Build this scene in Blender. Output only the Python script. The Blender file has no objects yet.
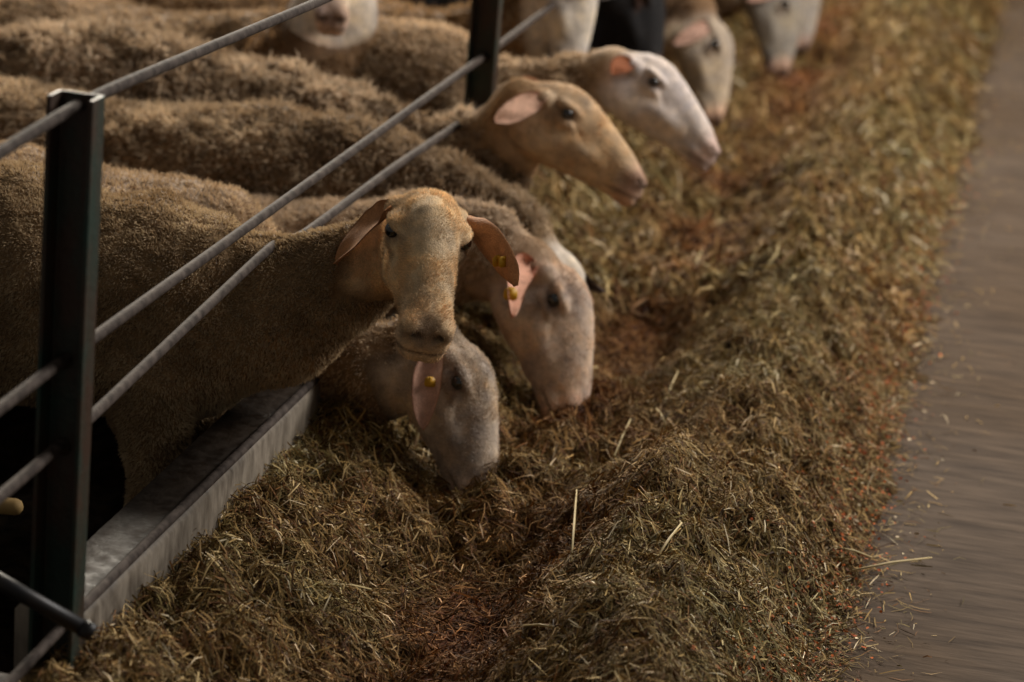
import bpy, math, random
import numpy as np
from mathutils import Matrix, Vector
PI = math.pi
C = bpy.context.scene.collection
R = np.random.RandomState(7)
random.seed(7)

# ------------------------------------------------------------------ camera
# world: x across the feed lane (pen at x<0), y along the rails, z up, 0 = lane floor
F = 2500.0
cy = np.array([588., -741., F]); cy /= np.linalg.norm(cy)
cd = np.array([-.08, 1., (741 + .08 * 588) / F]); cd /= np.linalg.norm(cd)
cu = -cd
cx = np.cross(cy, cu)
M = np.array([cx, cy, cu])                       # camera axes (right, down, forward) -> world
CAM = np.array([0, 0, .55]) - M @ (np.array([-450., 21., F]) * 3.125 / F)
cam = bpy.data.cameras.new('camera'); co = bpy.data.objects.new('camera', cam); C.objects.link(co)
r_, d_, f_ = M[:, 0], M[:, 1], M[:, 2]
co.matrix_world = Matrix([[r_[0], -d_[0], -f_[0], CAM[0]], [r_[1], -d_[1], -f_[1], CAM[1]],
                          [r_[2], -d_[2], -f_[2], CAM[2]], [0, 0, 0, 1]])
cam.sensor_width = 36; cam.lens = 36 * F / 1024
cam.clip_start = .05; cam.clip_end = 100
cam.dof.use_dof = True; cam.dof.focus_distance = 3.75; cam.dof.aperture_fstop = 3.2
bpy.context.scene.camera = co
def P(px, py, y):                                # point of the plane y=const seen at a pixel
    r = M @ np.array([px - 512., py - 341., F]); return CAM + r * (y - CAM[1]) / r[1]
def camdir(a, b, c):
    v = M @ np.array([a, b, c], float); return v / np.linalg.norm(v)

# ------------------------------------------------------------------ light
sc = bpy.context.scene
vs = sc.view_settings
vs.view_transform = 'Standard'; vs.look = 'None'; vs.gamma = 1; vs.use_curve_mapping = False
vs.exposure = 0.0
w = bpy.data.worlds.new('barn_air'); sc.world = w; w.use_nodes = True
w.node_tree.nodes['Background'].inputs[0].default_value = (1.0, .95, .88, 1)
w.node_tree.nodes['Background'].inputs[1].default_value = .13
def area(name, loc, target, sx, sy, power, col):
    l = bpy.data.lights.new(name, 'AREA'); l.shape = 'RECTANGLE'; l.size = sx; l.size_y = sy
    l.energy = power; l.color = col
    o = bpy.data.objects.new(name, l); C.objects.link(o); o.location = loc
    o.rotation_euler = (Vector(target) - Vector(loc)).to_track_quat('-Z', 'Y').to_euler()
    return o
area('side_opening_light', (4.0, 3.6, 3.5), (.1, 1.4, .2), 3.0, 2.0, 370, (1.0, .97, .93))
area('roof_skylight', (-2.6, 7.6, 4.0), (-.3, 1.2, .3), 3.0, 2.6, 900, (1.0, .90, .75))

# ------------------------------------------------------------------ helpers
def tag(o, label=None, cat=None, group=None, kind=None):
    if label: o['label'] = label
    if cat: o['category'] = cat
    if group: o['group'] = group
    if kind: o['kind'] = kind
    return o
def empty(name, loc):
    o = bpy.data.objects.new(name, None); C.objects.link(o); o.location = loc; o.empty_display_size = .1
    return o
def link(name, me, mat, parent=None, smooth=True):
    o = bpy.data.objects.new(name, me); C.objects.link(o)
    if mat: me.materials.append(mat)
    if smooth: me.polygons.foreach_set('use_smooth', np.ones(len(me.polygons), bool))
    if parent:
        o.parent = parent; o.matrix_parent_inverse = Matrix.Translation(-parent.location)
    return o
def np_mesh(name, V, faces, n):                   # faces: array (k, n)
    me = bpy.data.meshes.new(name)
    V = np.ascontiguousarray(V, np.float32); faces = np.ascontiguousarray(faces, np.int32)
    me.vertices.add(len(V)); me.vertices.foreach_set('co', V.ravel())
    me.loops.add(faces.size); me.loops.foreach_set('vertex_index', faces.ravel())
    me.polygons.add(len(faces))
    me.polygons.foreach_set('loop_start', np.arange(0, faces.size, n, dtype=np.int32))
    me.polygons.foreach_set('loop_total', np.full(len(faces), n, np.int32))
    me.update(calc_edges=True)
    return me
def set_col(me, col):
    a = me.color_attributes.new('Col', 'FLOAT_COLOR', 'POINT')
    c = np.ones((len(me.vertices), 4), np.float32); c[:, :3] = col
    a.data.foreach_set('color', c.ravel())
def lin(r, g, b):                                 # sRGB 0-255 -> linear
    c = np.array([r, g, b], float) / 255
    return np.where(c < .04045, c / 12.92, ((c + .055) / 1.055) ** 2.4)

class VN:                                         # lattice value noise
    def __init__(s, seed): s.t = np.random.RandomState(seed).rand(4096).astype(np.float32)
    def h(s, i, j, k): return s.t[(i * 73856093 ^ j * 19349663 ^ k * 83492791) & 4095]
    def __call__(s, p, sc):
        q = np.asarray(p) * sc; i = np.floor(q).astype(np.int64); f = q - i; f = f * f * (3 - 2 * f)
        r = 0
        for a in (0, 1):
            for b in (0, 1):
                for c in (0, 1):
                    wt = (f[..., 0] if a else 1 - f[..., 0]) * (f[..., 1] if b else 1 - f[..., 1]) * (f[..., 2] if c else 1 - f[..., 2])
                    r = r + wt * s.h(i[..., 0] + a, i[..., 1] + b, i[..., 2] + c)
        return r - .5
N1, N2, N3, N4 = VN(1), VN(2), VN(3), VN(4)

# ------------------------------------------------------------------ materials
def mat(name, rough=.7, spec=.3):
    m = bpy.data.materials.new(name); m.use_nodes = True
    b = m.node_tree.nodes['Principled BSDF']; b.inputs['Roughness'].default_value = rough
    b.inputs['Specular IOR Level'].default_value = spec
    return m, m.node_tree, b
def nd(nt, t, **kw):
    n = nt.nodes.new(t)
    for k, v in kw.items(): setattr(n, k, v)
    return n
def ramp(nt, fac, stops):
    r = nd(nt, 'ShaderNodeValToRGB'); e = r.color_ramp.elements
    while len(e) < len(stops): e.new(.5)
    for q, (p, c) in zip(e, stops): q.position = p; q.color = (*c, 1)
    nt.links.new(fac, r.inputs[0]); return r.outputs[0]
def noise(nt, scale, detail=5, vec=None, mapscale=None, rough=.55):
    n = nd(nt, 'ShaderNodeTexNoise'); n.inputs['Scale'].default_value = scale; n.inputs['Detail'].default_value = detail
    n.inputs['Roughness'].default_value = rough
    if vec is None:
        vec = nd(nt, 'ShaderNodeTexCoord').outputs['Object']
    if mapscale:
        mp = nd(nt, 'ShaderNodeMapping'); mp.inputs['Scale'].default_value = mapscale
        nt.links.new(vec, mp.inputs[0]); vec = mp.outputs[0]
    nt.links.new(vec, n.inputs['Vector']); return n.outputs[0]
def bump(nt, b, h, dist, strength=1.0):
    n = nd(nt, 'ShaderNodeBump'); n.inputs['Strength'].default_value = strength; n.inputs['Distance'].default_value = dist
    nt.links.new(h, n.inputs['Height']); nt.links.new(n.outputs[0], b.inputs['Normal'])
def mixc(nt, fac, a, b, mode='MIX'):
    m = nd(nt, 'ShaderNodeMix', data_type='RGBA', blend_type=mode)
    if isinstance(fac, (int, float)): m.inputs[0].default_value = fac
    else: nt.links.new(fac, m.inputs[0])
    for s, v in ((m.inputs[6], a), (m.inputs[7], b)):
        if isinstance(v, (tuple, list, np.ndarray)): s.default_value = (*v, 1)
        else: nt.links.new(v, s)
    return m.outputs[2]
def attr(nt):
    a = nd(nt, 'ShaderNodeVertexColor'); a.layer_name = 'Col'; return a.outputs[0]

m_body, nt, b = mat('short_hair_hide', .75, .2)
n = noise(nt, 55, 5); n2 = noise(nt, 420, 3)
cv = mixc(nt, 1.0, attr(nt), ramp(nt, n, [(.3, (.72, .70, .68)), (.7, (1.12, 1.1, 1.08))]), 'MULTIPLY')
cv = mixc(nt, 1.0, cv, ramp(nt, n2, [(.3, (.78, .76, .74)), (.7, (1.12, 1.12, 1.12))]), 'MULTIPLY')
nt.links.new(cv, b.inputs['Base Color'])
ad = nd(nt, 'ShaderNodeMath', operation='ADD'); nt.links.new(n, ad.inputs[0]); nt.links.new(n2, ad.inputs[1])
bump(nt, b, ad.outputs[0], .0022, .7)
b.inputs['Sheen Weight'].default_value = .06; b.inputs['Sheen Roughness'].default_value = .5

m_wool, nt, b = mat('wool', .9, .05)
nt.links.new(attr(nt), b.inputs['Base Color'])
b.inputs['Sheen Weight'].default_value = .2
tr = nd(nt, 'ShaderNodeBsdfTranslucent'); nt.links.new(nt.nodes['Color Attribute'].outputs[0], tr.inputs[0])
mx = nd(nt, 'ShaderNodeMixShader'); mx.inputs[0].default_value = .38
nt.links.new(b.outputs[0], mx.inputs[1]); nt.links.new(tr.outputs[0], mx.inputs[2]); nt.links.new(mx.outputs[0], nt.nodes['Material Output'].inputs[0])

m_eye, nt, b = mat('dark_eye', .08, .6); b.inputs['Base Color'].default_value = (.008, .006, .005, 1)
b.inputs['Coat Weight'].default_value = .6
m_tag, nt, b = mat('yellow_plastic', .5, .4); b.inputs['Base Color'].default_value = (*lin(190, 140, 20), 1)

m_hay, nt, b = mat('dry_hay', .75, .2); nt.links.new(attr(nt), b.inputs['Base Color'])
m_haybase, nt, b = mat('matted_hay', .9, .1)
n = noise(nt, 60, 8); nv = noise(nt, 9, 4)
cv = mixc(nt, nv, ramp(nt, n, [(.3, lin(40, 30, 16)), (.7, lin(88, 72, 38))]), ramp(nt, n, [(.3, lin(38, 24, 12)), (.7, lin(90, 60, 30))]))
nt.links.new(cv, b.inputs['Base Color']); bump(nt, b, n, .015)

m_floor, nt, b = mat('aisle_concrete', .9, .08)
n = noise(nt, 3.2, 8, mapscale=(1, 5, 1)); n2 = noise(nt, 22, 7, mapscale=(.30, 1.8, 1)); n3 = noise(nt, 1.1, 3)
cv = mixc(nt, .5, ramp(nt, n, [(.3, lin(54, 46, 40)), (.7, lin(78, 68, 59))]), ramp(nt, n2, [(.3, lin(48, 38, 31)), (.72, lin(106, 90, 76))]))
cv = mixc(nt, ramp(nt, n3, [(.4, (0, 0, 0)), (.62, (1, 1, 1))]), cv, mixc(nt, 1., cv, (.85, .78, .68), 'MULTIPLY'))
nt.links.new(cv, b.inputs['Base Color']); bump(nt, b, n2, .004)
nt.links.new(ramp(nt, n, [(.3, (.8,)*3), (.7, (.95,)*3)]), b.inputs['Roughness'])

m_bed, nt, b = mat('dark_bedding', .95, .05)
n = noise(nt, 25, 8)
nt.links.new(ramp(nt, n, [(.35, lin(14, 11, 8)), (.75, lin(44, 34, 22))]), b.inputs['Base Color']); bump(nt, b, n, .03)

m_post, nt, b = mat('rusted_green_steel', .5, .4)
n = noise(nt, 14, 7, mapscale=(1, 1, .4)); n2 = noise(nt, 90, 4)
cv = mixc(nt, ramp(nt, n, [(.42, (0, 0, 0)), (.58, (1, 1, 1))]), lin(34, 52, 44), lin(60, 43, 32))
nt.links.new(cv, b.inputs['Base Color']); bump(nt, b, n2, .0015); b.inputs['Metallic'].default_value = .25
m_rail, nt, b = mat('worn_steel', .75, .12)
n = noise(nt, 60, 5)
nt.links.new(ramp(nt, n, [(.35, lin(48, 40, 35)), (.7, lin(84, 74, 67))]), b.inputs['Base Color']); b.inputs['Metallic'].default_value = .1
bump(nt, b, n, .0008)
m_bar, nt, b = mat('dark_steel_bar', .45, .4)
n = noise(nt, 22, 5)
nt.links.new(ramp(nt, n, [(.4, lin(20, 19, 21)), (.7, lin(44, 38, 34)), (.8, lin(110, 74, 36))]), b.inputs['Base Color']); b.inputs['Metallic'].default_value = .3
m_kerb, nt, b = mat('worn_wet_concrete', .5, .25)
n = noise(nt, 7, 8, mapscale=(1.5, .6, 1.5)); n2 = noise(nt, 45, 6, mapscale=(1, 1, .35))
cv = mixc(nt, .5, ramp(nt, n, [(.3, lin(58, 50, 42)), (.7, lin(140, 128, 112))]), ramp(nt, n2, [(.3, lin(52, 44, 38)), (.7, lin(146, 134, 118))]))
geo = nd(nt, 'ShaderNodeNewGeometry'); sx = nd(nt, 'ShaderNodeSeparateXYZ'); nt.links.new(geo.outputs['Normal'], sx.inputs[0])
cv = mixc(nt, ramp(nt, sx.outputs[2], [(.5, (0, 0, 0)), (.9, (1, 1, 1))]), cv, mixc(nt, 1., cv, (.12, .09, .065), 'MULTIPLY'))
nt.links.new(cv, b.inputs['Base Color']); bump(nt, b, n2, .004)
nt.links.new(ramp(nt, n2, [(.3, (.4,)*3), (.7, (.75,)*3)]), b.inputs['Roughness'])

# ------------------------------------------------------------------ tubes, boxes
def tube_mesh(name, pts, rad, seg=12):
    pts = np.array(pts, float); n = len(pts); rad = np.full(n, rad) if np.isscalar(rad) else np.array(rad)
    V = []
    for i in range(n):
        t = pts[min(i + 1, n - 1)] - pts[max(i - 1, 0)]; t /= np.linalg.norm(t)
        a = np.cross(t, [0, 0, 1]) if abs(t[2]) < .9 else np.cross(t, [1, 0, 0]); a /= np.linalg.norm(a); bb = np.cross(t, a)
        for k in range(seg):
            q = 2 * PI * k / seg; V.append(pts[i] + rad[i] * (math.cos(q) * a + math.sin(q) * bb))
    fs = [(i * seg + k, i * seg + (k + 1) % seg, (i + 1) * seg + (k + 1) % seg, (i + 1) * seg + k) for i in range(n - 1) for k in range(seg)]
    fs += [tuple(range(seg))[::-1], tuple(range((n - 1) * seg, n * seg))]
    me = bpy.data.meshes.new(name); me.from_pydata([tuple(v) for v in V], [], fs); me.update(); return me
def prism_mesh(name, poly, z0, z1):               # outline in xy
    n = len(poly); V = [(x, y, z0) for x, y in poly] + [(x, y, z1) for x, y in poly]
    fs = [tuple(range(n))[::-1], tuple(range(n, 2 * n))] + [(i, (i + 1) % n, n + (i + 1) % n, n + i) for i in range(n)]
    me = bpy.data.meshes.new(name); me.from_pydata(V, [], fs); me.update(); return me
def bevel(o, wd, seg=2):
    md = o.modifiers.new('b', 'BEVEL'); md.width = wd; md.segments = seg; md.limit_method = 'ANGLE'

# ------------------------------------------------------------------ setting
def grid_mesh(name, x0, x1, y0, y1, nx, ny, fz):
    X, Y = np.meshgrid(np.linspace(x0, x1, nx), np.linspace(y0, y1, ny), indexing='ij')
    Z = fz(X, Y); V = np.stack([X, Y, Z], -1).reshape(-1, 3)
    i = np.arange((nx - 1) * (ny - 1)); a = (i // (ny - 1)) * ny + i % (ny - 1)
    return np_mesh(name, V, np.stack([a, a + ny, a + ny + 1, a + 1], -1), 4)
o = link('floor', prism_mesh('floor', [(-.02, -1.5), (3.6, -1.5), (3.6, 9.5), (-.02, 9.5)], -.3, 0), m_floor, smooth=False); tag(o, kind='structure')
def bedz(X, Y):
    p = np.stack([X, Y, X * 0], -1); return -.2 + .05 * N1(p, 6) + .03 * N2(p, 17)
o = link('floor_pen', grid_mesh('floor_pen', -4, -.03, -1.5, 9.5, 160, 440, bedz), m_bed); tag(o, kind='structure')

# kerb between lane and pen, one length per bay
def kerb(y0, y1, x0, x1, top, seed, label):
    n = 60; prof = [(x0, -.2), (x0, top - .012), (x0 + .010, top), (x1 - .016, top), (x1 - .005, top - .004), (x1, top - .016), (x1, top - .05), (x1, top - .10), (x1 + .004, -.0)]
    V = []; m = len(prof)
    for i in range(n + 1):
        y = y0 + (y1 - y0) * i / n
        for k, (x, z) in enumerate(prof):
            g = .004 * float(N2(np.array([x * 3, y, z * 2 + seed]), 9)) + .003 * float(N3(np.array([x, y, z + seed]), 40)) if z > -.1 else 0
            V.append((x + g, y + (g * 2 if i in (0, n) else 0), z + g * .7))
    fs = [(i * m + k, (i + 1) * m + k, (i + 1) * m + k + 1, i * m + k + 1) for i in range(n) for k in range(m - 1)]
    fs += [tuple(range(m)), tuple(range(n * m, n * m + m))[::-1]]
    me = bpy.data.meshes.new('kerb'); me.from_pydata(V, [], fs); me.update()
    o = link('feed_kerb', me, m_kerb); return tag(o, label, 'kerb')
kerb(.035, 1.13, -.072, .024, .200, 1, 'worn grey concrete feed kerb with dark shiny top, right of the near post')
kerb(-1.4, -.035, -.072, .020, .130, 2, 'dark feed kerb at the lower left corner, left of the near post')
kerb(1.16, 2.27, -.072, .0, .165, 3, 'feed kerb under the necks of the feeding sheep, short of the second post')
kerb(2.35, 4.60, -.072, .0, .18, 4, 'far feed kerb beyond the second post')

# posts: steel channels open towards the camera, rails go through the web
def post(y, top, lean, label):
    root = empty('steel_post', (0, y, 0))
    wd, dp, t = .030, .040, .006
    poly = [(-wd, -dp), (-wd + t, -dp), (-wd + t, -t), (wd - t, -t), (wd - t, -dp), (wd, -dp), (wd, 0), (-wd, 0)]
    me = prism_mesh('channel', poly, 0, top)
    o = link('channel', me, m_post, smooth=False); bevel(o, .0015)
    o.parent = root; o.location = (0, .014, 0); o.rotation_euler = (0, lean, 0)
    V = [(-.055, -.05), (.055, -.05), (.055, .05), (-.055, .05)]
    q = link('base_plate', prism_mesh('base_plate', V, 0.0, .01), m_post, smooth=False); q.parent = root; bevel(q, .002)
    for z in rails_z[y]:
        rg = tube_mesh('collar', [(0, -.010, z), (0, -.004, z)], .0115)
        c = link('collar', rg, m_post); c.parent = root; c.location = (0, .014, 0)
    return tag(root, label, 'post')
rails_z = {0: [.875, .55, .435, .205], 2.29: [.538, .425], 4.64: [.54, .42]}
post(0, .893, .014, 'thick dark steel channel post at the left, nearest the camera')
post(2.29, .95, .0, 'dark green steel post in the middle distance behind the profile sheep')
post(4.64, .95, .0, 'faint far steel post above the black sheep')

def rail(pts, rad, label):
    pts = np.array(pts, float); out = []
    for i in range(len(pts) - 1):
        for t in np.linspace(0, 1, 14, endpoint=False): out.append(pts[i] * (1 - t) + pts[i + 1] * t)
    out.append(pts[-1]); out = np.array(out); k = np.array([.25, .5, .25])
    for _ in range(3):
        out[1:-1] = .25 * out[:-2] + .5 * out[1:-1] + .25 * out[2:]
    o = link('fence_rail', tube_mesh('fence_rail', out, rad, 14), m_rail); return tag(o, label, 'rail', 'fence rails')
rail([(0, -1.3, .80), (.012, .01, .882), (0, 1.07, .845), (0, 2.4, .83), (0, 4.8, .83), (0, 7, .83)], .0077, 'topmost steel fence rail, crossing the upper left corner')
rail([(0, -1.3, .53), (.003, 0, .555), (0, 2.31, .54), (0, 4.8, .545), (0, 7, .54)], .0077, 'second steel rail from the top, ending at the middle post above the sheep')
rail([(0, -1.3, .43), (0, -.02, .437), (0, .86, .487), (0, 1.02, .462), (.0, 1.6, .452), (0, 2.3, .425), (0, 3.6, .405), (0, 4.8, .42), (0, 7, .42)], .0077, 'third steel rail from the top, lying on the necks of the sheep')
rail([(.01, -1.3, .15), (.018, -.02, .202), (.018, .3, .203), (.018, 1.1, .196)], .0072, 'lowest steel rail, lying along the edge of the feed kerb')

# ------------------------------------------------------------------ feed
def smooth(a, b, x): t = np.clip((x - a) / (b - a), 0, 1); return t * t * (3 - 2 * t)
def hayz(X, Y):
    p = np.stack([X, Y, X * 0], -1)
    wob = .07 * N1(p * [0, 1, 1], 1.3) + .05 * N2(p * [0, 1, 1], 3.1)
    x = X + wob * .6
    prof = np.interp(x, [-.1, .0, .10, .22, .34, .46, .56, .66, .76, .86, .93, .98, 1.2], [.135, .13, .115, .070, .030, .032, .090, .150, .130, .068, .016, -.008, -.03])
    nz = .070 * N3(p, 5) + .060 * N4(p, 11) + .036 * N1(p, 24) + .020 * N2(p, 55)
    e = smooth(1.0, .85, x)
    z = prof + nz * (.25 + .75 * e) * smooth(-.1, .12, X)
    # hollows eaten out along the trough
    for hx, hy, r in ((.36, .62, .13), (.42, 2.0, .15), (.47, 2.9, .2), (.42, 3.9, .2), (.5, 5.2, .25)):
        z = z - .060 * np.exp(-((X - hx) ** 2 + ((Y - hy) * .7) ** 2) / (r * r))
    z = z + .095 * np.exp(-((X - .42) ** 2 + (Y - 1.38) ** 2 * .8) / .011)
    return np.maximum(z, -.02)
o = link('hay_feed', grid_mesh('hay_feed', -.02, 1.04, -.7, 8.6, 130, 1100, hayz), m_haybase)
tag(o, 'matted base of the long brown green hay pile along the kerb', 'hay', kind='stuff')

def blades(name, n, xy, lmin, lmax, wmin, wmax, lift, pal, wts, seed, zoff=.0, tilt=.35):
    r = np.random.RandomState(seed)
    X, Y = xy(r, n); n = len(X)
    Z = np.maximum(hayz(X, Y), .0)
    L = lmin + (lmax - lmin) * r.rand(n) ** 2.2; W = wmin + (wmax - wmin) * r.rand(n)
    e = 1e-2
    gx = (np.maximum(hayz(X + e, Y), 0) - Z) / e; gy = (np.maximum(hayz(X, Y + e), 0) - Z) / e
    gx = np.clip(gx, -.8, .8); gy = np.clip(gy, -.8, .8)
    p3 = np.stack([X, Y, 0 * X], -1)
    yaw = 2 * PI * r.rand(n) * .85 + 5 * N1(p3, 9)
    dx, dy = np.cos(yaw), np.sin(yaw)
    dz = gx * dx + gy * dy + r.randn(n) * tilt
    d = np.stack([dx, dy, dz], -1); d /= np.linalg.norm(d, axis=1)[:, None]
    up = np.stack([-gx, -gy, np.ones(n)], -1) + r.randn(n, 3) * .55
    s = np.cross(d, up); s /= np.linalg.norm(s, axis=1)[:, None] + 1e-9
    nn = np.cross(s, d)
    c = np.stack([X, Y, Z + zoff + lift * r.rand(n) ** 1.5 + np.abs(d[:, 2]) * L * .35], -1)
    bend = (r.randn(n) * .14 * L)[:, None] * nn
    lo = c[:, 2] - np.abs(d[:, 2]) * L * .5
    a0 = c - d * L[:, None] * .5; a1 = c + bend; a2 = c + d * L[:, None] * .5
    h = s * W[:, None] * .5
    V = np.stack([a0 - h * .6, a0 + h * .6, a1 - h, a1 + h, a2 - h * .5, a2 + h * .5], 1).reshape(-1, 3)
    V[:, 2] = np.maximum(V[:, 2], .0012)
    b0 = np.arange(n) * 6
    fs = np.concatenate([np.stack([b0, b0 + 1, b0 + 3, b0 + 2], -1), np.stack([b0 + 2, b0 + 3, b0 + 5, b0 + 4], -1)])
    me = np_mesh(name, V, fs, 4)
    pal = np.array(pal); k = r.choice(len(pal), n, p=np.array(wts) / sum(wts))
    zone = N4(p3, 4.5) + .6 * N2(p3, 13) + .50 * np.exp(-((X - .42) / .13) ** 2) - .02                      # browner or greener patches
    col = pal[k] * (.45 + .85 * r.rand(n))[:, None]
    col = col * np.stack([1 + .00 * zone, 1 - .20 * zone, 1.06 - .34 * zone], -1)
    trough_brown = (np.exp(-((X - .42 - .06 * N2(p3 * [0, 1, 1], 2.3)) / .12) ** 2) * smooth(-.22, .18, N1(p3, 5) + .4 * N3(p3, 15)))[:, None]   # hay colour goes darker and redder brown in patches along the trough
    col = col * (1 - trough_brown) + col * [.72, .48, .34] * trough_brown
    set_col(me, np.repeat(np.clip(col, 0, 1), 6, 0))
    return me
PAL = [lin(132, 106, 58), lin(112, 94, 50), lin(156, 124, 70), lin(84, 56, 28), lin(186, 160, 108), lin(112, 74, 34), lin(222, 200, 158)]
WT = [24, 17, 21, 14, 12, 13, 3.5]
def lane(y0, y1, pw):
    def f(r, n):
        Y = y0 + (y1 - y0) * r.rand(n) ** pw; X = .01 + .97 * r.rand(n)
        edge = .93 + .05 * N1(np.stack([Y, Y, Y], -1), 2) + .05 * r.randn(n)
        k = (X < edge); return X[k], Y[k]
    return f
hay_label = 'loose chopped hay stems covering the long feed pile'
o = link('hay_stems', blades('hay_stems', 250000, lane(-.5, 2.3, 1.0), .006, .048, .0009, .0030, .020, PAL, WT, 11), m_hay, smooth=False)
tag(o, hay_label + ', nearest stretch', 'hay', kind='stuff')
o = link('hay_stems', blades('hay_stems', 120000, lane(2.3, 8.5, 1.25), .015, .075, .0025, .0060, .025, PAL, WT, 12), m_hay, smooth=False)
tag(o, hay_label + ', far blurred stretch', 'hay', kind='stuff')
def fringe(r, n):
    Y = -.5 + 8 * r.rand(n) ** 1.6
    X = .93 + np.abs(r.randn(n)) ** 1.3 * .055 - .07 * r.rand(n) + .06 * N1(np.stack([Y, Y, Y], -1), 2.0); return X, Y
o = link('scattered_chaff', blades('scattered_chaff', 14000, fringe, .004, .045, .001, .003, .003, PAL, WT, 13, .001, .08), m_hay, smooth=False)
tag(o, 'thin chaff and stems scattered on the aisle edge', 'chaff', kind='stuff')
OR = [lin(190, 96, 36), lin(160, 74, 28), lin(214, 190, 150), lin(120, 70, 36)]
def fr2(r, n):
    Y = -.1 + 4.5 * r.rand(n) ** 1.3; X = .91 + r.randn(n) * .045 + .05 * N1(np.stack([Y, Y, Y], -1), 2.0); return X, Y
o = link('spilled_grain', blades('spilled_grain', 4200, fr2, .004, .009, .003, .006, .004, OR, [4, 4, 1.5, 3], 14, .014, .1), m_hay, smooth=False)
tag(o, 'orange grain and root crumbs spilled along the outer hay edge', 'grain', kind='stuff')
# big pale straws seen one by one
m_straw, nt, b = mat('pale_straw', .6, .3); b.inputs['Base Color'].default_value = (*lin(172, 152, 108), 1)
def onhay(px, py, z=None):
    r = M @ np.array([px - 512., py - 341., F]); z = .06 if z is None else z
    for _ in range(12):
        q = CAM + r * (z - CAM[2]) / r[2]; z = max(float(hayz(q[0], q[1])), 0)
    return q
for (a, b2, up) in (((613, 468), (629, 437), .012), ((640, 487), (661, 466), .01), ((655, 572), (680, 540), .006), ((663, 414), (676, 392), .02),
                   ((557, 385), (596, 387), .02), ((850, 583), (930, 571), .002), ((836, 560), (870, 572), .004), ((570, 575), (574, 520), .03),
                   ((402, 522), (413, 556), .01), ((655, 420), (664, 441), .01), ((330, 598), (370, 606), .006), ((748, 262), (776, 262), .015),
                   ((776, 262), (790, 272), .012), ((520, 640), (556, 646), .006), ((700, 240), (722, 236), .02), ((692, 280), (700, 268), .02)):
    A_, B_ = onhay(*a), onhay(*b2); A_[2] += .022; B_[2] += up + .022
    mid = (A_ + B_) / 2 + [0, 0, .003]
    o = link('straw_stem', tube_mesh('straw_stem', [A_, mid, B_], [.0017, .0020, .0014], 6), m_straw)
    tag(o, 'single long pale straw lying on top of the hay pile', 'straw', 'long pale straws on the hay')

# bedding straw in the pen
def bed_xy(r, n): return -1.6 + 1.5 * r.rand(n), -1 + 5 * r.rand(n)
# ------------------------------------------------------------------ sheep: signed distance field -> one surface
def surface(xs, ys, zs, S):
    nx, ny, nz = S.shape
    ins = S < 0
    cnt = np.zeros((nx - 1, ny - 1, nz - 1), np.int8)
    for a in (0, 1):
        for b_ in (0, 1):
            for c in (0, 1): cnt += ins[a:nx - 1 + a, b_:ny - 1 + b_, c:nz - 1 + c]
    act = np.argwhere((cnt > 0) & (cnt < 8)); K = len(act)
    idx = np.full(cnt.shape, -1, np.int32); idx[tuple(act.T)] = np.arange(K)
    off = [(a, b_, c) for a in (0, 1) for b_ in (0, 1) for c in (0, 1)]
    pos = []; val = []
    for a, b_, c in off:
        i, j, k = act[:, 0] + a, act[:, 1] + b_, act[:, 2] + c
        pos.append(np.stack([xs[i], ys[j], zs[k]], -1)); val.append(S[i, j, k])
    acc = np.zeros((K, 3)); num = np.zeros(K)
    for p in range(8):
        for q in range(p + 1, 8):
            if sum(abs(u - v) for u, v in zip(off[p], off[q])) != 1: continue
            m = (val[p] < 0) != (val[q] < 0)
            t = val[p][m] / (val[p][m] - val[q][m])
            acc[m] += pos[p][m] + (pos[q][m] - pos[p][m]) * t[:, None]; num[m] += 1
    V = acc / num[:, None]
    Fs = []
    def quads(e, sgn, c0, c1, c2, c3):
        q = np.stack([idx[tuple((e + d).T)] for d in (c0, c1, c2, c3)], -1)
        q[sgn] = q[sgn][:, ::-1]; Fs.append(q)
    for ax in range(3):
        sl0 = [slice(1, -1)] * 3; sl1 = [slice(1, -1)] * 3
        sl0[ax] = slice(0, -1); sl1[ax] = slice(1, None)
        d = ins[tuple(sl0)] != ins[tuple(sl1)]
        e = np.argwhere(d)
        o3 = np.array([1, 1, 1]); o3[ax] = 0; e = e + o3
        sgn = ~ins[tuple(e.T)]
        u = np.zeros(3, int); v = np.zeros(3, int); u[(ax + 1) % 3] = 1; v[(ax + 2) % 3] = 1
        quads(e, sgn, -u - v, -v, u * 0, -u)
    return V, np.concatenate(Fs)

def axis(lo, hi, flo, fhi, c, f):
    a = []; x = lo
    while x < hi:
        a.append(x)
        d = max(flo - x, x - fhi, 0)
        x += f if (flo <= x <= fhi) else min(c, f + .25 * d + .0008)
    a.append(x); return np.array(a)

class Field:
    def __init__(s, xs, ys, zs):
        s.ax = (xs, ys, zs); s.S = np.full((len(xs), len(ys), len(zs)), .3, np.float32)
    def add(s, fn, lo, hi, k=.02, mode='u'):
        lo = np.array(lo) - k * 1.2 - .005; hi = np.array(hi) + k * 1.2 + .005
        sl = tuple(slice(np.searchsorted(a, l), np.searchsorted(a, h)) for a, l, h in zip(s.ax, lo, hi))
        if any(q.stop - q.start < 1 for q in sl): return
        g = np.stack(np.meshgrid(*[a[q] for a, q in zip(s.ax, sl)], indexing='ij'), -1)
        d = fn(g).astype(np.float32); A = s.S[sl]
        if mode == 'u':
            h = np.clip(.5 + .5 * (A - d) / k, 0, 1); s.S[sl] = A * (1 - h) + d * h - k * h * (1 - h)
        elif mode == 's':
            h = np.clip(.5 - .5 * (A + d) / k, 0, 1); s.S[sl] = A * (1 - h) - d * h + k * h * (1 - h)
        else: s.S[sl] = A + d
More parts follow.
